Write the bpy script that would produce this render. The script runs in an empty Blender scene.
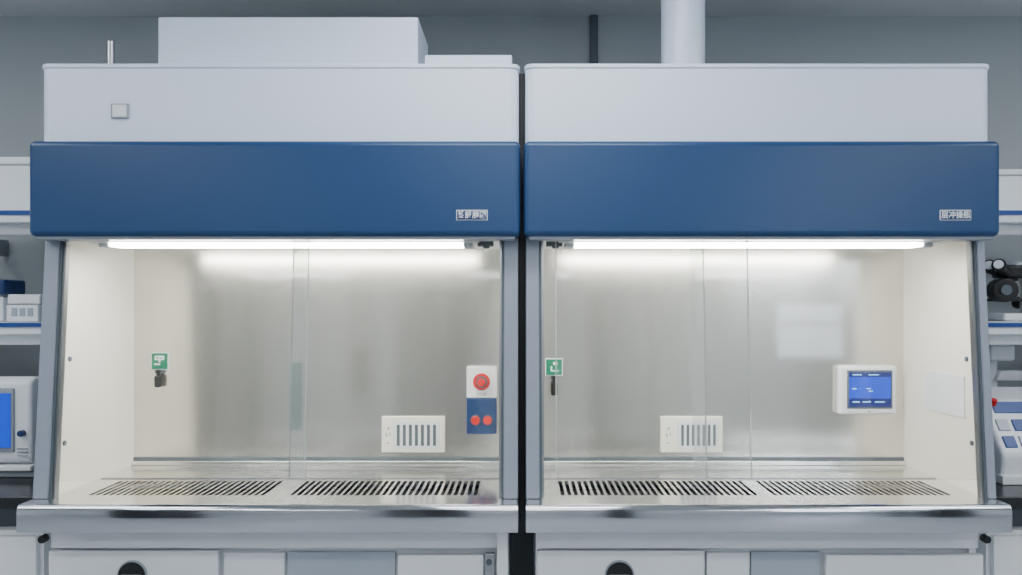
import bpy, bmesh, math, random
from mathutils import Vector, Matrix
random.seed(4)
H = 1.45            # eye level above floor; z values below are relative to eye level
F = 800.0
def X(px, D): return (px-522.0)*D/F
def Z(py, D): return (305.0-py)*D/F
scene = bpy.context.scene

# ------------------------------------------------------------ materials
def lin(c):
    c = c/255.0
    return c/12.92 if c <= 0.04045 else ((c+0.055)/1.055)**2.4
def rgb(r, g, b): return (lin(r), lin(g), lin(b), 1.0)
def mat(name, col, rough=0.4, metal=0.0, var=0.04, scale=6.0, bump=0.0, coat=0.0, emis=None, estr=0.0, spec=0.5):
    m = bpy.data.materials.new(name); m.use_nodes = True
    nt = m.node_tree; b = nt.nodes['Principled BSDF']
    b.inputs['Roughness'].default_value = rough
    b.inputs['Metallic'].default_value = metal
    b.inputs['Coat Weight'].default_value = coat
    b.inputs['Specular IOR Level'].default_value = spec
    tc = nt.nodes.new('ShaderNodeTexCoord')
    n = nt.nodes.new('ShaderNodeTexNoise'); n.inputs['Scale'].default_value = scale
    n.inputs['Detail'].default_value = 4
    nt.links.new(tc.outputs['Object'], n.inputs['Vector'])
    r = nt.nodes.new('ShaderNodeMixRGB'); r.blend_type = 'MIX'
    r.inputs[1].default_value = tuple(min(1, c*(1-var)) for c in col[:3])+(1,)
    r.inputs[2].default_value = tuple(min(1, c*(1+var)) for c in col[:3])+(1,)
    nt.links.new(n.outputs['Fac'], r.inputs[0])
    nt.links.new(r.outputs[0], b.inputs['Base Color'])
    if bump:
        bp = nt.nodes.new('ShaderNodeBump'); bp.inputs['Strength'].default_value = bump
        bp.inputs['Distance'].default_value = 0.002
        nt.links.new(n.outputs['Fac'], bp.inputs['Height']); nt.links.new(bp.outputs[0], b.inputs['Normal'])
    if emis:
        b.inputs['Emission Color'].default_value = emis
        b.inputs['Emission Strength'].default_value = estr
    return m
def steel(name, col, rough, stretch, var=0.12, metal=1.0, wav=0.0, wsc=(1.6,1,0.35)):
    m = bpy.data.materials.new(name); m.use_nodes = True
    nt = m.node_tree; b = nt.nodes['Principled BSDF']; L = nt.links.new
    b.inputs['Metallic'].default_value = metal
    tc = nt.nodes.new('ShaderNodeTexCoord'); mp = nt.nodes.new('ShaderNodeMapping')
    mp.inputs['Scale'].default_value = stretch
    n = nt.nodes.new('ShaderNodeTexNoise'); n.inputs['Scale'].default_value = 1.0
    n.inputs['Detail'].default_value = 6
    L(tc.outputs['Object'], mp.inputs[0]); L(mp.outputs[0], n.inputs['Vector'])
    mr = nt.nodes.new('ShaderNodeMapRange')
    mr.inputs['To Min'].default_value = rough*(1-var); mr.inputs['To Max'].default_value = rough*(1+var)
    L(n.outputs['Fac'], mr.inputs[0]); L(mr.outputs[0], b.inputs['Roughness'])
    mx = nt.nodes.new('ShaderNodeMixRGB')
    mx.inputs[1].default_value = tuple(c*0.97 for c in col[:3])+(1,)
    mx.inputs[2].default_value = tuple(min(1, c*1.03) for c in col[:3])+(1,)
    L(n.outputs['Fac'], mx.inputs[0]); L(mx.outputs[0], b.inputs['Base Color'])
    if wav:
        n2 = nt.nodes.new('ShaderNodeTexNoise'); n2.inputs['Scale'].default_value = 2.2
        n2.inputs['Detail'].default_value = 1
        mp2 = nt.nodes.new('ShaderNodeMapping'); mp2.inputs['Scale'].default_value = wsc
        L(tc.outputs['Object'], mp2.inputs[0]); L(mp2.outputs[0], n2.inputs['Vector'])
        bp = nt.nodes.new('ShaderNodeBump'); bp.inputs['Strength'].default_value = wav
        bp.inputs['Distance'].default_value = 0.03
        L(n2.outputs['Fac'], bp.inputs['Height']); L(bp.outputs[0], b.inputs['Normal'])
    return m

M = {}
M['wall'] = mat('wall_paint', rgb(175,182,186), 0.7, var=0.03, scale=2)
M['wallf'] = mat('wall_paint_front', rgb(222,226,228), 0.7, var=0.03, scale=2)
M['ceil'] = mat('ceiling_paint', rgb(220,224,226), 0.8, var=0.02)
M['floor'] = mat('floor_vinyl', rgb(165,170,176), 0.35, var=0.06, scale=8)
M['housing'] = mat('housing_enamel', rgb(220,231,248), 0.28, var=0.015)
M['blue'] = mat('blue_enamel', rgb(28,64,106), 0.32, var=0.03, spec=0.45)
M['slate'] = mat('slate_enamel', rgb(142,150,164), 0.35, var=0.02)
M['cream'] = mat('cream_liner', rgb(244,242,232), 0.35, var=0.02)
M['white'] = mat('white_plastic', rgb(232,237,243), 0.35, var=0.01)
M['offw'] = mat('offwhite_enamel', rgb(230,234,238), 0.4, var=0.02)
M['grey'] = mat('grey_plastic', rgb(150,158,166), 0.45, var=0.02)
M['dkgrey'] = mat('dark_grey_metal', rgb(80,90,98), 0.45, var=0.03)
M['blocker'] = mat('blocker_dark', rgb(40,45,50), 0.5, var=0.03)
M['black'] = mat('black_rubber', rgb(16,17,19), 0.5, var=0.1)
M['bench'] = mat('black_epoxy_top', rgb(30,33,38), 0.25, var=0.1)
M['green'] = mat('green_sign', rgb(0,118,86), 0.4)
M['red'] = mat('red_plastic', rgb(200,16,10), 0.3)
M['navy'] = mat('navy_panel', rgb(20,52,100), 0.35)
M['bluestrip'] = mat('blue_edge_strip', rgb(24,68,140), 0.4)
M['bluegrey'] = mat('smoked_panel', rgb(165,175,186), 0.2)
M['steelb'] = steel('brushed_steel_back', rgb(230,227,219), 0.2, (40,40,1.5), 0.08, 0.9, 0.42, (1.25,1,0.12))
M['steelt'] = steel('brushed_steel_top', rgb(238,237,234), 0.18, (2,80,80), 0.2, 1.0, 0.18, (1.6,1.2,1))
M['steell'] = steel('polished_steel_lip', rgb(205,207,211), 0.11, (2,60,60), 0.2, 1.0, 0.3, (1.3,1,1))
M['steels'] = steel('steel_trim', rgb(170,172,174), 0.3, (40,40,2), 0.2)
M['tube'] = mat('lamp_diffuser', rgb(255,255,250), 0.4, emis=(1.0,0.975,0.91,1), estr=46)
M['panel'] = mat('ceiling_lamp_diffuser', rgb(255,255,255), 0.5, emis=(0.95,0.975,1.0,1), estr=22)
M['screen'] = mat('lcd_blue', rgb(5,40,150), 0.2, emis=rgb(0,75,225), estr=0.85)
M['screenD'] = mat('lcd_navy', rgb(5,20,90), 0.2, emis=rgb(5,35,130), estr=0.5)
M['screenL'] = mat('lcd_cyan', rgb(150,220,255), 0.2, emis=rgb(120,200,255), estr=0.7)

def glass(name, tint, base, frost, ior=1.4):
    m = bpy.data.materials.new(name); m.use_nodes = True
    nt = m.node_tree; nt.nodes.clear(); L = nt.links.new
    o = nt.nodes.new('ShaderNodeOutputMaterial')
    t = nt.nodes.new('ShaderNodeBsdfTransparent'); t.inputs[0].default_value = tint
    g = nt.nodes.new('ShaderNodeBsdfGlossy'); g.inputs['Roughness'].default_value = 0.05
    d = nt.nodes.new('ShaderNodeBsdfDiffuse'); d.inputs[0].default_value = base
    fr = nt.nodes.new('ShaderNodeFresnel'); fr.inputs[0].default_value = ior
    m1 = nt.nodes.new('ShaderNodeMixShader'); m1.inputs[0].default_value = frost
    m2 = nt.nodes.new('ShaderNodeMixShader')
    L(t.outputs[0], m1.inputs[1]); L(d.outputs[0], m1.inputs[2])
    L(fr.outputs[0], m2.inputs[0]); L(m1.outputs[0], m2.inputs[1]); L(g.outputs[0], m2.inputs[2])
    L(m2.outputs[0], o.inputs[0])
    return m
M['glass'] = glass('sash_glass', (0.98,0.985,0.98,1), (0.9,0.95,0.95,1), 0.012)
M['glassedge'] = glass('sash_glass_edge', (0.95,0.99,0.97,1), (0.95,1,0.98,1), 0.4)
M['glassseal'] = glass('sash_meeting_film', (0.98,0.99,0.98,1), (1,1,1,1), 0.12)
M['tealfilm'] = glass('teal_tint_film', (0.92,0.97,0.96,1), (0.8,0.95,0.92,1), 0.12)

# ------------------------------------------------------------ mesh helpers
def top(name, loc):
    e = bpy.data.objects.new(name, None); e.empty_display_size = 0.1
    e.location = (loc[0], loc[1], loc[2]+H)
    bpy.context.collection.objects.link(e); return e
def finish(bm, name, m, parent, bevel=0, seg=3, smooth=True):
    for v in bm.verts: v.co.z += H
    mn = Vector([min(v.co[i] for v in bm.verts) for i in range(3)])
    mx = Vector([max(v.co[i] for v in bm.verts) for i in range(3)])
    c = (mn+mx)/2
    for v in bm.verts: v.co -= c
    bmesh.ops.recalc_face_normals(bm, faces=bm.faces)
    me = bpy.data.meshes.new(name); bm.to_mesh(me); bm.free()
    ob = bpy.data.objects.new(name, me); bpy.context.collection.objects.link(ob)
    me.materials.append(m)
    if parent:
        ob.parent = parent; ob.location = c-Vector(parent.location)
    else: ob.location = c
    if bevel:
        md = ob.modifiers.new('bevel', 'BEVEL'); md.width = bevel; md.segments = seg
        md.limit_method = 'ANGLE'; md.angle_limit = math.radians(35)
        md.harden_normals = True
        for p in me.polygons: p.use_smooth = True
    elif smooth:
        for p in me.polygons: p.use_smooth = False
    return ob
def addbox(bm, x0,x1,y0,y1,z0,z1):
    vs = [bm.verts.new((x,y,z)) for x in (x0,x1) for y in (y0,y1) for z in (z0,z1)]
    for f in ((0,1,3,2),(4,6,7,5),(0,4,5,1),(2,3,7,6),(0,2,6,4),(1,5,7,3)):
        bm.faces.new([vs[i] for i in f])
def box(name, x0,x1,y0,y1,z0,z1, m, parent=None, bevel=0, seg=3, vr=0):
    bm = bmesh.new(); addbox(bm, x0,x1,y0,y1,z0,z1)
    if vr:
        es = [e for e in bm.edges if abs(e.verts[0].co.z-e.verts[1].co.z) > 1e-6]
        bmesh.ops.bevel(bm, geom=es, offset=vr, segments=10, profile=0.5, affect='EDGES')
    return finish(bm, name, M[m], parent, bevel, seg)
def boxes(name, lst, m, parent=None, bevel=0):
    bm = bmesh.new()
    for b in lst: addbox(bm, *b)
    return finish(bm, name, M[m], parent, bevel, 2)
def prism(name, x0, x1, prof, m, parent=None, bevel=0, seg=3):
    bm = bmesh.new()
    a = [bm.verts.new((x0,y,z)) for y,z in prof]; b = [bm.verts.new((x1,y,z)) for y,z in prof]
    bm.faces.new(a); bm.faces.new(b[::-1]); n = len(prof)
    for i in range(n): bm.faces.new([a[i], b[i], b[(i+1)%n], a[(i+1)%n]])
    return finish(bm, name, M[m], parent, bevel, seg)
def prismy(name, y0, y1, prof, m, parent=None, bevel=0, seg=3):
    bm = bmesh.new()
    a = [bm.verts.new((x,y0,z)) for x,z in prof]; b = [bm.verts.new((x,y1,z)) for x,z in prof]
    bm.faces.new(a); bm.faces.new(b[::-1]); n = len(prof)
    for i in range(n): bm.faces.new([a[i], b[i], b[(i+1)%n], a[(i+1)%n]])
    return finish(bm, name, M[m], parent, bevel, seg)
def cyl(name, p0, p1, r, m, parent=None, r2=None, bevel=0, n=32):
    p0 = Vector(p0); p1 = Vector(p1); d = p1-p0
    bm = bmesh.new()
    bmesh.ops.create_cone(bm, cap_ends=True, segments=n, radius1=r, radius2=r if r2 is None else r2, depth=d.length,
        matrix=Matrix.Translation((p0+p1)/2) @ d.to_track_quat('Z','Y').to_matrix().to_4x4())
    ob = finish(bm, name, M[m], parent, bevel, 2)
    for p in ob.data.polygons: p.use_smooth = len(p.vertices) == 4 or bool(bevel)
    return ob
def text(name, body, x, y, z, size, m, parent, sx=1.0):
    cu = bpy.data.curves.new(name, 'FONT'); cu.body = body; cu.size = size
    cu.align_x = 'CENTER'; cu.align_y = 'CENTER'; cu.extrude = 0.0004; cu.offset = size*0.012
    ob = bpy.data.objects.new(name, cu); bpy.context.collection.objects.link(ob)
    cu.materials.append(M[m]); ob.rotation_euler = (math.pi/2,0,0); ob.scale = (sx,1,1)
    ob.parent = parent; ob.location = Vector((x,y,z+H))-Vector(parent.location)
    return ob

# ------------------------------------------------------------ room
FL = -H; CE = 1.335
box('floor', -4.6,4.6,-6.2,3.9, FL-0.1,FL,'floor')
box('ceiling', -4.6,4.6,-6.2,3.9, CE,CE+0.1,'ceil')
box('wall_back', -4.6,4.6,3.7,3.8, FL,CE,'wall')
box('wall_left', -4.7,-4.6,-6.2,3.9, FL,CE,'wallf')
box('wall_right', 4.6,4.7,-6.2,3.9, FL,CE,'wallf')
wins = [(3.5,4.5)]
wz0, wz1 = 0.45, 1.28
segs = []; px = -4.6
for a,b in wins:
    segs.append((px,a,-6.2,-6.1,FL,CE)); segs.append((a,b,-6.2,-6.1,FL,wz0)); segs.append((a,b,-6.2,-6.1,wz1,CE)); px = b
segs.append((px,4.6,-6.2,-6.1,FL,CE))
boxes('wall_front', segs, 'wallf')
for i,(a,b) in enumerate(wins):
    w = top('window_%d'%(i+1), ((a+b)/2,-6.1,0.8))
    boxes('frame', [(a,b,-6.14,-6.08,wz0,wz0+0.04),(a,b,-6.14,-6.08,wz1-0.04,wz1),(a,a+0.04,-6.14,-6.08,wz0,wz1),
        (b-0.04,b,-6.14,-6.08,wz0,wz1),(a,b,-6.13,-6.09,wz0+0.5,wz0+0.53)], 'white', w)
box('baseboard_back', -4.6,4.6,3.68,3.7, FL,FL+0.1,'offw')
for ix,cx in enumerate((-2.6,0.0,2.6)):
    for cy in (1.75,0.2,-1.6,-4.2):  # nearest row is added, unseen, to brighten the housings and back wall
        c = top('ceiling_or_added_light', (cx,cy,CE))
        box('housing', cx-0.62,cx+0.62,cy-0.17,cy+0.17,CE-0.03,CE,'white',c)
        box('diffuser', cx-0.59,cx+0.59,cy-0.14,cy+0.14,CE-0.034,CE-0.028,'panel',c)

# ------------------------------------------------------------ cabinets
WS = -0.585
def screw(name, x, y, z, sgn, parent):
    cyl(name, (x,y,z),(x+sgn*0.005,y,z),0.008,'dkgrey',parent,bevel=0.001,n=20)
def cabinet(x0,x1,xi0,xi1,outer,grilles,lampx,panes,labelx,label):
    c = top('biosafety_cabinet', ((x0+x1)/2,2.7,FL))
    el, er = (0.008,0.002) if outer < 0 else (0.002,0.014)
    box('upper_housing', x0-el,x1+er,2.462,3.0,0.21,0.730,'housing',c,0,3,0.03)
    box('housing_cap', x0-el-0.003,x1+er+0.003,2.458,3.005,0.7285,0.7426,'housing',c,0.004,3,0.031)
    box('fascia', x0-0.007,x1+0.007,2.398,2.50,0.206,0.494,'blue',c,0.018,6)
    box('fascia_lip', x0+0.01,x1-0.01,2.412,2.49,0.198,0.207,'slate',c,0.002,2)
    prof = [(2.475,0.21),(2.41,WS),(3.0,WS),(3.0,0.21)]
    prism('side_panel_a', x0,xi0-0.004,prof,'slate',c,0.004,3)
    prism('side_panel_b', xi1+0.004,x1,prof,'slate',c,0.004,3)
    prof2 = [(2.50,0.204),(2.435,WS),(2.94,WS),(2.94,0.204)]
    prism('liner_a', xi0-0.004,xi0,prof2,'cream',c)
    prism('liner_b', xi1,xi1+0.004,prof2,'cream',c)
    t = [(2.487,0.204),(2.422,WS),(2.446,WS),(2.511,0.204)]
    t2 = [(2.480,0.204),(2.415,WS),(2.422,WS),(2.487,0.204)]
    prism('sash_track_a', xi0-0.002,xi0+0.010,t,'steels',c,0.001,1)
    prism('sash_track_b', xi1-0.010,xi1+0.002,t,'steels',c,0.001,1)
    prism('sash_gasket_a', xi0-0.006,xi0+0.003,t2,'dkgrey',c)
    prism('sash_gasket_b', xi1-0.003,xi1+0.006,t2,'dkgrey',c)
    box('back_panel', xi0,xi1,2.94,2.955,WS,0.21,'steelb',c)
    box('rear_skirting', xi0,xi1,2.915,2.94,WS,WS+0.016,'steelt',c,0.003,2)
    box('rear_slot', xi0,xi1,2.934,2.94,WS+0.016,WS+0.026,'dkgrey',c)
    box('outer_back', x0,x1,2.96,3.0,WS,0.21,'offw',c)
    box('inner_ceiling', xi0,xi1,2.49,2.94,0.204,0.212,'offw',c)
    la, lb = lampx
    box('lamp_tray', la-0.05,lb+0.05,2.505,2.62,0.196,0.204,'offw',c,0.002,2)
    box('lamp_diffuser', la,lb,2.515,2.60,0.184,0.197,'tube',c,0.006,3)
    for i,(a,b) in enumerate(((la-0.03,la),(lb,lb+0.03))):
        box('lamp_end_%d'%i, a,b,2.512,2.603,0.182,0.197,'grey',c,0.003,2)
    ex = xi1-0.05 if outer < 0 else xi0+0.05
    boxes('lamp_socket', [(ex-0.03,ex+0.02,2.52,2.56,0.186,0.204),(ex-0.012,ex+0.008,2.51,2.53,0.178,0.19)], 'dkgrey', c)
    ga, gb = 2.46, 2.66
    L = [(x0+0.002,x1-0.002,2.352,2.409,WS-0.01,WS),(xi0,xi1,2.409,ga,WS-0.01,WS),(xi0,xi1,gb,2.94,WS-0.01,WS)]
    px = xi0
    for a,b in grilles:
        L.append((px,a,ga,gb,WS-0.01,WS)); px = b
        n = int(round((b-a)/0.0205)); p = (b-a)/n
        for i in range(n):
            L.append((a+i*p+0.0120,a+(i+1)*p,ga,gb,WS-0.002,WS))
    L.append((px,xi1,ga,gb,WS-0.01,WS))
    boxes('work_tray', L, 'steelt', c)
    box('grille_trough', xi0,xi1,ga-0.02,gb+0.02,WS-0.06,WS-0.03,'black',c)
    boxes('tray_ridge', [(xi0+0.01,xi1-0.01,gb+0.03,gb+0.036,WS,WS+0.003)], 'steels', c)
    lip = [(2.352,WS),(2.343,WS-0.003),(2.338,WS-0.010),(2.336,WS-0.02),(2.336,WS-0.074),(2.339,WS-0.081),(2.346,WS-0.083),(2.40,WS-0.083),(2.40,WS-0.01)]
    prism('tray_front_lip', x0-0.001,x1+0.001,lip,'steell',c,0.0015,2)
    for i,(a,b,off) in enumerate(panes):
        g = [(2.492+off,0.2),(2.440+off,-0.535),(2.445+off,-0.535),(2.497+off,0.2)]
        prism('sash_glass_%d'%i, a,b,g,'glass',c)
        for e in (a,b):
            if xi0+0.02 < e < xi1-0.02:
                g2 = [(2.4915+off,0.2),(2.4395+off,-0.535),(2.4455+off,-0.535),(2.4975+off,0.2)]
                prism('sash_edge_%d'%i, e-0.0018,e+0.0018,g2,'glassedge',c)
    for z,y in ((-0.17,2.52),(-0.43,2.49)):
        screw('screw', xi0,y,z,1,c); screw('screw', xi1,y,z,-1,c)
    box('label_plate', labelx-0.047,labelx+0.047,2.3965,2.399,Z(220.5,2.4),Z(210,2.4),'offw',c,0.0015,2)
    box('label_ground', labelx-0.0445,labelx+0.0445,2.3955,2.3975,Z(219.8,2.4),Z(210.8,2.4),'navy',c)
    text('label_text', label, labelx,2.395,Z(215.4,2.4),0.0235,'white',c,0.93)
    return c
cabL = cabinet(-1.476,-0.012,-1.426,-0.060,-1, [(-1.335,-0.785),(-0.715,-0.13)], (-1.30,-0.185),
    [(-1.42,X(306,2.46),0.0),(X(290,2.46),-0.064,0.009)], X(472,2.4), '系舒展图')
cabR = cabinet(0.012,1.431,0.057,1.402,1, [(0.12,0.735),(0.775,1.33)], (0.165,1.262),
    [(0.105,X(750,2.46),0.0),(X(706,2.46),1.397,0.009)], X(955,2.4), '层冲操瓶')
box('dark_gap_strip', -0.012,0.012,2.52,2.56,-0.66,0.73,'black',cabL)  # black strip standing in for shade in the open gap between cabinets
film = [(2.4900,0.2),(2.4380,-0.535),(2.4388,-0.535),(2.4908,0.2)]
prism('meeting_film', X(291,2.46),X(305,2.46),film,'glassseal',cabL)
prism('meeting_film', X(692,2.46),X(706,2.46),film,'glassseal',cabR)
box('handle_film', X(291,2.46),X(304,2.46),2.4365,2.4375,Z(430,2.44),Z(362,2.46),'tealfilm',cabL)
box('badge', X(112,2.465),X(130,2.465),2.456,2.463,Z(119,2.465),Z(104,2.465),'grey',cabL,0.002,2)
box('badge_face', X(114,2.465),X(128,2.465),2.454,2.457,Z(117.5,2.465),Z(105.5,2.465),'offw',cabL,0.001,2)
box('reflection_panel', 1.398,1.402,2.53,2.77,-0.36,-0.225,'offw',cabR,0.002,3)  # raised panel added to stand in for a reflected plate on the liner
def base(x0,x1,fronts,knobx,hx):
    b = top('base_cabinet', ((x0+x1)/2,2.7,FL))
    T = WS-0.084
    boxes('carcass', [(x0+0.03,x0+0.05,2.47,2.98,FL+0.08,T),(x1-0.05,x1-0.03,2.47,2.98,FL+0.08,T),(x0+0.05,x1-0.05,2.96,2.98,FL+0.08,T),
        (x0+0.05,x1-0.05,2.5,2.96,FL+0.08,FL+0.1),(x0+0.05,x1-0.05,2.49,2.51,T-0.03,T)], 'offw', b)
    box('top_rail', x0+0.03,x1-0.03,2.455,2.475,Z(548,2.46),T,'offw',b,0.002,2)
    box('face_frame', x0+0.03,x1-0.03,2.484,2.490,FL+0.08,T,'offw',b)
    box('plinth', x0+0.06,x1-0.06,2.52,2.9,FL,FL+0.08,'dkgrey',b)
    for i,(a,c,m,dy,zt) in enumerate(fronts):
        box('front_%d'%i, X(a,2.46),X(c,2.46),2.452+dy,2.47+dy,FL+0.1,Z(zt,2.46),m,b,0.003,2)
    hz = Z(574,2.46)
    cyl('pull_ring', (hx,2.446,hz),(hx,2.453,hz),0.046,'grey',b,bevel=0.002)
    cyl('pull_cup', (hx,2.443,hz),(hx,2.45,hz),0.041,'black',b)
    box('pull_grip', hx-0.03,hx+0.03,2.438,2.446,hz-0.004,hz+0.004,'grey',b,0.002,2)
    for kx in knobx:
        cyl('leveller', (kx,2.43,Z(539,2.44)),(kx,2.456,Z(539,2.44)),0.012,'black',b,bevel=0.003)
    return b
bl = base(-1.476,-0.012, [(50,219,'offw',0,550),(223,284,'offw',0.012,553),(286,395,'bluegrey',0.018,553),(398,484,'offw',0,554)], [X(43,2.44)], X(134,2.46))
box('leg', X(497,2.44),X(508,2.44),2.42,2.46,FL,WS-0.084,'offw',bl,0.003,2)
box('hinge_bar', X(485,2.44),X(495,2.44),2.43,2.452,Z(590,2.44),Z(553,2.44),'steels',bl,0.003,2)
cyl('hinge_bolt', (X(489,2.43),2.425,Z(562,2.43)),(X(489,2.43),2.433,Z(562,2.43)),0.009,'dkgrey',bl)
br = base(0.012,1.431, [(537,704,'offw',0,550),(707,750,'offw',0.012,553),(752,822,'bluegrey',0.018,553),(825,982,'offw',0,554)], [X(986,2.44)], X(619,2.46))

# ------------------------------------------------------------ fittings on the back panels
BY = 2.94
def wplate(name, a,b,t,bt, slots, small):
    e = top(name, ((X(a,BY)+X(b,BY))/2,BY,Z((t+bt)/2,BY)))
    box('plate', X(a,BY),X(b,BY),BY-0.012,BY,Z(bt,BY),Z(t,BY),'cream',e,0.004,3)
    sa,sb = slots; n=7
    box('grille_frame', X(sa-2,BY),X(sb+2,BY),BY-0.016,BY-0.011,Z(bt-4,BY),Z(t+5,BY),'white',e,0.003,2)
    w=(sb-sa)/n
    boxes('slots', [(X(sa+i*w+w*0.25,BY),X(sa+i*w+w*0.75,BY),BY-0.0175,BY-0.0155,Z(bt-7,BY),Z(t+8,BY)) for i in range(n)], 'dkgrey', e)
    sx = X(small,BY); zc = Z(434,BY)
    boxes('holes', [(sx-0.004,sx+0.004,BY-0.0135,BY-0.0115,zc+0.018,zc+0.026),(sx-0.010,sx-0.004,BY-0.0135,BY-0.0115,zc-0.008,zc+0.004),
        (sx+0.004,sx+0.008,BY-0.0135,BY-0.0115,zc-0.004,zc+0.006),(sx-0.006,sx+0.002,BY-0.0135,BY-0.0115,zc-0.034,zc-0.029)], 'grey', e)
wplate('vent_plate', 382,445,416,452,(396,438),389)
wplate('vent_plate', 660,722,416,452,(679,716),668)
def sign(px,py,hook_b,kind):
    x = X(px,BY); z = Z(py,BY); s = 0.033
    e = top('hook_sign', (x,BY,z))
    box('sign_border', x-s,x+s,BY-0.006,BY,z-s,z+s,'white',e,0.003,2)
    box('sign_face', x-s+0.004,x+s-0.004,BY-0.008,BY-0.005,z-s+0.004,z+s-0.004,'green',e,0.002,2)
    y0,y1 = BY-0.0095,BY-0.0075
    if kind == 0:
        boxes('pictogram', [(x-0.017,x+0.017,y0,y1,z+0.004,z+0.020),(x-0.019,x+0.002,y0,y1,z-0.014,z-0.008),(x-0.003,x+0.003,y0,y1,z-0.004,z+0.004)],'white',e)
        boxes('pictogram_inner', [(x-0.010,x-0.004,y0-0.001,y1,z+0.009,z+0.015),(x+0.002,x+0.010,y0-0.001,y1,z+0.009,z+0.012)],'green',e)
    else:
        boxes('pictogram', [(x-0.013,x-0.007,y0,y1,z-0.016,z+0.004),(x-0.013,x+0.010,y0,y1,z-0.016,z-0.011),(x-0.004,x+0.012,y0,y1,z+0.008,z+0.019),(x+0.012,x+0.017,y0,y1,z-0.016,z-0.011)],'white',e)
    hb = Z(hook_b,BY)
    cyl('hook_rod', (x,BY-0.018,z-s+0.002),(x,BY-0.018,hb+0.012),0.0065,'black',e,bevel=0.001)
    box('hook_grip', x-0.012,x+0.012,BY-0.03,BY-0.006,hb,hb+(z-s-hb)*0.72,'black',e,0.008,4)
    box('hook_mount', x-0.012,x+0.012,BY-0.02,BY,z-s-0.012,z-s+0.002,'dkgrey',e,0.002,2)
sign(160.5,361,387,0); sign(554,367,395,1)
a,b = X(467,BY),X(497,BY); zm = Z(397,BY)
e = top('emergency_stop_panel', ((a+b)/2,BY,zm))
box('upper_plate', a,b,BY-0.03,BY,zm,Z(366,BY),'white',e,0.005,3)
box('lower_plate', a,b,BY-0.03,BY,Z(433,BY),zm-0.0005,'navy',e,0.005,3)
cx = X(482,BY); cz = Z(381,BY)
cyl('stop_ring', (cx,BY-0.036,cz),(cx,BY-0.029,cz),0.031,'red',e,bevel=0.002)
cyl('stop_collar', (cx,BY-0.048,cz),(cx,BY-0.034,cz),0.021,'dkgrey',e)
cyl('stop_button', (cx,BY-0.062,cz),(cx,BY-0.046,cz),0.015,'red',e,bevel=0.005)
text('stop_text','STOP',cx,BY-0.0305,Z(393.5,BY),0.014,'dkgrey',e)
for px in (476,488):
    x = X(px,BY); z = Z(419,BY)
    cyl('button_ring', (x,BY-0.034,z),(x,BY-0.029,z),0.019,'dkgrey',e,bevel=0.001)
    cyl('push_button', (x,BY-0.042,z),(x,BY-0.032,z),0.016,'red',e,bevel=0.004)
a,b = X(835.5,BY),X(893,BY); z1,z0 = Z(365,BY),Z(413.5,BY)
e = top('touchscreen_panel', ((a+b)/2,BY,(z0+z1)/2))
box('bezel', a,b,BY-0.035,BY,z0,z1,'white',e,0.012,5)
box('inner_bezel', X(843,BY),X(888,BY),BY-0.0375,BY-0.034,Z(407.5,BY),Z(369.5,BY),'dkgrey',e,0.003,2)
y=BY-0.039
box('screen', X(845,BY),X(886,BY),y,BY-0.036,Z(405.5,BY),Z(371.5,BY),'screen',e)
box('screen_header', X(845,BY),X(886,BY),y-0.0008,y,Z(376,BY),Z(371.5,BY),'screenD',e)
def sr(a,b,t,u): return (X(a,BY),X(b,BY),y-0.0012,y,Z(u,BY),Z(t,BY))
boxes('screen_graphics', [sr(848,857,373.3,374.3),sr(864,874,373.3,374.3),sr(848,852,387,388.2),sr(862,866,387,388),sr(864,868,389.5,390.5)],'screenL',e)
box('screen_footer', X(845,BY),X(886,BY),y-0.0008,y,Z(405.5,BY),Z(397,BY),'screenD',e)
boxes('screen_footer_marks', [sr(848,855,400,401.2),sr(858,866,400,401.2),sr(870,880,400,401.2)],'screenL',e)
cyl('power_led', (X(865,BY),BY-0.0365,Z(410.3,BY)),(X(865,BY),BY-0.034,Z(410.3,BY)),0.003,'dkgrey',e,n=16)

# ------------------------------------------------------------ on top of the cabinets
ct = 0.7426
e = top('exhaust_filter_box', (-0.76,2.74,ct))
box('body', X(158,2.6),X(418,2.6),2.60,2.88,ct,Z(17,2.6),'housing',e,0.004,3)
box('cover_seam', X(158,2.6)-0.001,X(418,2.6)+0.001,2.599,2.881,ct,ct+0.02,'housing',e,0.001,1)
e = top('exhaust_plate', (-0.19,2.74,ct))
box('body', X(421,2.6)+0.012,X(512,2.6),2.60,2.88,ct,Z(54.5,2.6),'housing',e,0.006,3)
box('flange', X(421,2.6)+0.008,X(512,2.6)+0.004,2.595,2.885,ct,ct+0.008,'housing',e,0.002,2)
e = top('antenna_stub', (X(111,2.6),2.6,ct))
cyl('rod', (X(111,2.6),2.6,ct),(X(111,2.6),2.6,Z(41,2.6)),0.011,'steels',e,bevel=0.002)
cyl('nut', (X(111,2.6),2.6,ct),(X(111,2.6),2.6,ct+0.02),0.018,'dkgrey',e,n=6)
dx = X(683,2.75)
e = top('ventilation_duct', (dx,2.75,ct))
cyl('pipe', (dx,2.75,ct),(dx,2.75,CE),0.066,'housing',e,n=64)
cyl('collar', (dx,2.75,ct),(dx,2.75,ct+0.02),0.080,'housing',e,bevel=0.003,n=64)
cyl('sleeve', (dx,2.75,ct+0.02),(dx,2.75,ct+0.5),0.074,'housing',e,bevel=0.003,n=64)
e = top('wall_conduit', (X(594,3.68),3.68,0))
box('channel', X(590,3.68),X(598,3.68),3.675,3.70,FL,CE,'dkgrey',e,0.004,2)
boxes('clips', [(X(588,3.68),X(600,3.68),3.67,3.70,z,z+0.02) for z in (-0.6,0.2,0.9)],'dkgrey',e)

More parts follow.
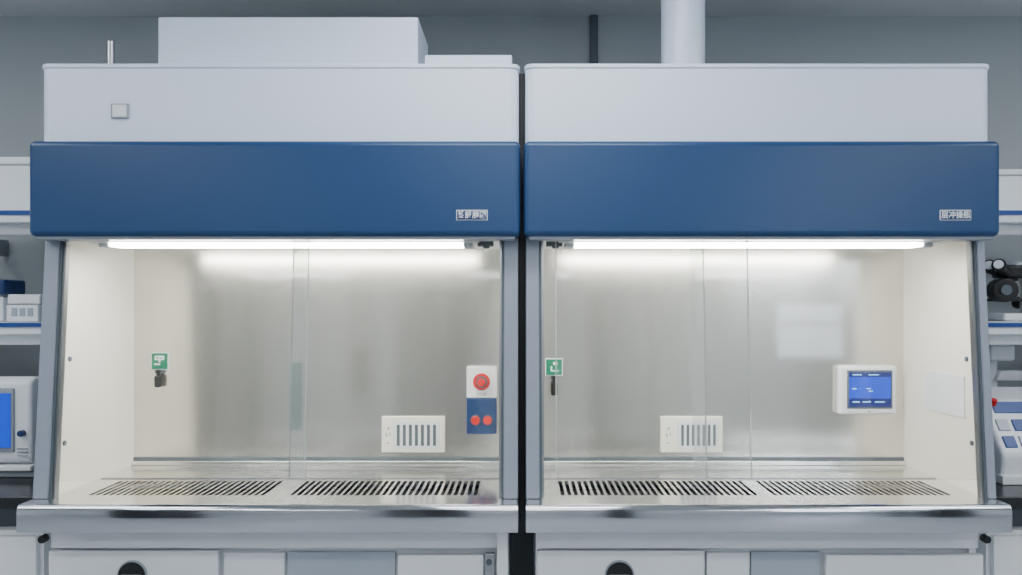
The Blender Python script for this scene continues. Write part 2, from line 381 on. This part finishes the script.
# ------------------------------------------------------------ side benches, shelves
def bench(x0,x1,nm='lab_bench'):
    b = top(nm, ((x0+x1)/2,2.9,FL))
    box('worktop', x0,x1,2.50,3.68,-0.64,-0.60,'bench',b,0.004,2)
    box('carcass', x0+0.01,x1-0.01,2.56,3.66,FL+0.09,-0.72,'offw',b)
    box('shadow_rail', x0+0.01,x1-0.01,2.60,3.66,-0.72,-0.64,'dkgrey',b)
    n=3; w=(x1-x0-0.04)/n
    for i in range(n):
        a=x0+0.02+i*w
        box('drawer_%d'%i, a+0.004,a+w-0.004,2.542,2.56,-0.92,-0.735,'offw',b,0.003,2)
        box('door_%d'%i, a+0.004,a+w-0.004,2.542,2.56,FL+0.1,-0.93,'offw',b,0.003,2)
        box('handle_%d'%i, a+w/2-0.06,a+w/2+0.06,2.52,2.545,-0.83,-0.818,'grey',b,0.004,2)
    box('plinth', x0+0.03,x1-0.03,2.62,3.6,FL,FL+0.09,'dkgrey',b)
bench(-3.3,-1.52); bench(1.475,3.3)
def shelf(x0,x1,zt):
    s = top('wall_shelf', ((x0+x1)/2,3.3,zt-0.03))
    box('board', x0,x1,2.905,3.22,zt-0.045,zt,'white',s,0.003,2)
    box('edge_strip', x0,x1,2.898,2.906,zt-0.018,zt-0.002,'bluestrip',s,0.001,1)
    box('light_rail', x0,x1,2.96,3.0,zt-0.085,zt-0.045,'offw',s,0.003,2)
    for i,x in enumerate((x0+0.02,(x0+x1)/2,x1-0.06)):
        prism('bracket_%d'%i, x,x+0.025,[(3.0,zt-0.046),(3.0,zt-0.07),(3.64,zt-0.12),(3.70,zt-0.12),(3.70,zt-0.046)],'grey',s)
for zt in (0.345,-0.062):
    shelf(-3.2,-1.60,zt); shelf(1.55,3.2,zt)
def storage_box(x0,x1,z0,h,y0=2.95,y1=3.2):
    e = top('storage_box', ((x0+x1)/2,3.1,z0))
    box('tub', x0,x1,y0,y1,z0,z0+h*0.86,'white',e,0.008,3)
    box('lid', x0-0.006,x1+0.006,y0-0.006,y1+0.006,z0+h*0.86,z0+h,'white',e,0.006,3)
    box('lid_seam', x0-0.002,x1+0.002,y0-0.002,y1+0.002,z0+h*0.84,z0+h*0.87,'grey',e)
storage_box(-2.35,X(31,2.95),0.346,0.20)
storage_box(X(992,2.95),2.35,0.346,0.155)
z0=-0.061
e = top('sample_rack', (-1.83,3.0,z0))
box('tray', X(6,2.93),X(38,2.93),2.93,3.10,z0,z0+0.062,'white',e,0.004,2)
box('lid', X(8,2.93),X(41,2.93),2.925,3.105,z0+0.064,z0+0.10,'offw',e,0.006,3)
boxes('tube_windows', [(X(12+i*8,2.93),X(17+i*8,2.93),2.927,2.931,z0+0.02,z0+0.05) for i in range(3)],'bluegrey',e)
e = top('pipette_tip_box', (-1.98,3.0,z0))
box('body', X(-26,2.93),X(3,2.93),2.93,3.05,z0,z0+0.09,'white',e,0.005,2)
box('lid', X(-27,2.93),X(5,2.93),2.925,3.055,z0+0.10,z0+0.155,'navy',e,0.008,3)
box('hinge', X(-20,2.93),X(0,2.93),2.94,3.04,z0+0.088,z0+0.102,'grey',e)
e = top('benchtop_analyzer', (-1.9,2.95,-0.60))
r = X(31,2.77)
box('foot', -2.30,r+0.01,2.78,3.12,-0.60,-0.575,'grey',e,0.006,2)
box('base_unit', -2.32,r+0.005,2.76,3.14,-0.575,-0.555,'offw',e,0.006,2)
prism('body', -2.34,r,[(2.80,-0.553),(2.77,-0.54),(2.77,-0.265),(2.80,-0.25),(3.10,-0.28),(3.14,-0.553)],'white',e,0.014,4)
box('screen_frame', -2.25,X(15,2.77),2.762,2.772,Z(452,2.77),Z(388,2.77),'grey',e,0.006,3)
box('screen', -2.23,X(12,2.77),2.757,2.764,Z(447,2.77),Z(393,2.77),'screen',e)
cyl('knob', (X(23,2.77),2.752,Z(433,2.77)),(X(23,2.77),2.772,Z(433,2.77)),0.011,'navy',e,bevel=0.002)
boxes('vents', [(X(18,2.77),X(28,2.77),2.766,2.772,-0.50-i*0.012,-0.495-i*0.012) for i in range(3)],'grey',e)
e = top('keypad_instrument', (1.95,2.9,-0.60))
l = X(994,2.72)
prism('body', l,2.25,[(2.68,-0.60),(2.67,-0.50),(2.80,-0.33),(3.05,-0.31),(3.08,-0.60)],'white',e,0.014,4)
box('base_band', l-0.004,2.254,2.664,3.08,-0.60,-0.57,'offw',e,0.004,2)
def onslope(u0,u1,s0,s1,d=0.004):
    A=Vector((0,2.67,-0.50)); B=Vector((0,2.80,-0.33)); n=Vector((0,-0.17,0.13)).normalized()
    return [(u0,u1,A.lerp(B,s0),A.lerp(B,s1),n*d)]
def slopeboxes(name, L, m):
    bm=bmesh.new()
    for u0,u1,P,Q,n in L:
        vs=[]
        for x in (u0,u1):
            for p in (P,Q):
                for k in (-0.5,1):
                    v=p+n*k; vs.append(bm.verts.new((x,v.y,v.z)))
        for f in ((0,1,3,2),(4,6,7,5),(0,4,5,1),(2,3,7,6),(0,2,6,4),(1,5,7,3)): bm.faces.new([vs[i] for i in f])
    return finish(bm,name,M[m],e,0.002,2)
slopeboxes('display', onslope(l+0.03,l+0.25,0.74,0.95), 'bluestrip')
keys=[]; keyw=[]
for i in range(4):
    for j in range(2):
        (keys if (i+j)%2==0 else keyw).extend(onslope(l+0.02+i*0.055,l+0.06+i*0.055,0.12+j*0.30,0.32+j*0.30,0.006))
slopeboxes('keys_blue', keys,'bluestrip'); slopeboxes('keys_pale', keyw,'bluegrey')
cyl('red_knob', (l+0.02,2.765,-0.345),(l+0.02,2.755,-0.325),0.012,'red',e,bevel=0.002)
e = top('reagent_dispenser', (1.82,3.2,-0.60))
xa = X(990,3.15)
box('foot', xa-0.03,xa+0.16,3.12,3.32,-0.60,-0.58,'offw',e,0.005,2)
box('column', xa,xa+0.05,3.18,3.26,-0.58,-0.17,'white',e,0.008,3)
box('head', xa-0.01,xa+0.09,3.13,3.29,-0.22,-0.155,'white',e,0.012,4)
prismy('arm', 3.16,3.22,[(xa+0.03,-0.30),(xa+0.05,-0.26),(xa+0.14,-0.26),(xa+0.14,-0.30)],'offw',e,0.004,2)
e = top('microscope', (1.9,3.1,-0.061)); z0=-0.061
mx0 = 1.90
box('base', mx0-0.08,mx0+0.12,3.02,3.20,z0,z0+0.03,'white',e,0.01,3)
prismy('arm', 3.08,3.14,[(mx0+0.05,z0+0.03),(mx0+0.11,z0+0.03),(mx0+0.11,z0+0.20),(mx0+0.02,z0+0.23),(mx0-0.02,z0+0.20),(mx0+0.05,z0+0.17)],'white',e,0.008,3)
box('stage', mx0-0.06,mx0+0.06,3.04,3.18,z0+0.075,z0+0.087,'black',e,0.003,2)
cyl('objective', (mx0-0.005,3.11,z0+0.10),(mx0-0.005,3.11,z0+0.16),0.012,'steels',e,r2=0.02)
cyl('turret', (mx0-0.005,3.11,z0+0.155),(mx0-0.005,3.11,z0+0.18),0.03,'black',e,bevel=0.004)
box('head', mx0-0.05,mx0+0.05,3.06,3.16,z0+0.165,z0+0.215,'black',e,0.012,4)
for k,yy in enumerate((3.08,3.14)):
    cyl('eyetube_%d'%k, (mx0-0.03,yy,z0+0.185),(mx0-0.09,yy-0.05,z0+0.205),0.020,'black',e,bevel=0.003)
    cyl('eyepiece_%d'%k, (mx0-0.085,yy-0.046,z0+0.203),(mx0-0.11,yy-0.075,z0+0.213),0.025,'black',e,bevel=0.004)
    cyl('eyelens_%d'%k, (mx0-0.11,yy-0.075,z0+0.213),(mx0-0.113,yy-0.079,z0+0.214),0.017,'white',e,bevel=0.002)
cyl('focus_knob', (mx0+0.08,3.02,z0+0.07),(mx0+0.08,3.20,z0+0.07),0.024,'black',e,bevel=0.003)
cyl('camera_port', (X(1006,3.0),3.0,Z(290,3.0)),(X(1006,3.0)+0.03,3.1,Z(290,3.0)),0.045,'black',e,bevel=0.008)
cyl('port_ring', (X(1006,3.0)-0.001,2.994,Z(290,3.0)),(X(1006,3.0),3.0,Z(290,3.0)),0.020,'dkgrey',e,bevel=0.001)

# dark uprights added out of view to put dark bands in the steel reflections
for x0,x1 in ((-2.95,-2.4),(-0.95,-0.35),(0.5,0.85),(2.75,3.2)):
    e = top('reflection_blocker', ((x0+x1)/2,-1.2,FL))
    box('body', x0,x1,-1.4,-0.92,FL,0.62,'blocker',e,0.005,2)
    box('blocker_front', x0+0.01,x1-0.01,-0.92,-0.90,FL+0.1,0.60,'blocker',e,0.003,2)
    box('blocker_bar', x1-0.06,x1-0.045,-0.90,-0.87,-0.5,-0.3,'grey',e,0.003,2)

# ------------------------------------------------------------ world, camera
w = bpy.data.worlds.new('sky'); scene.world = w; w.use_nodes = True
bg = w.node_tree.nodes['Background']; bg.inputs[0].default_value=(0.78,0.88,1.0,1); bg.inputs[1].default_value=14.0
cam = bpy.data.cameras.new('camera'); cam.sensor_width=36; cam.lens = 36*F/1022
cam.shift_x = -11/1022; cam.shift_y = 17.5/1022
co = bpy.data.objects.new('camera', cam); co.location=(0,0,H); co.rotation_euler=(math.pi/2,0,0)
bpy.context.collection.objects.link(co); scene.camera = co
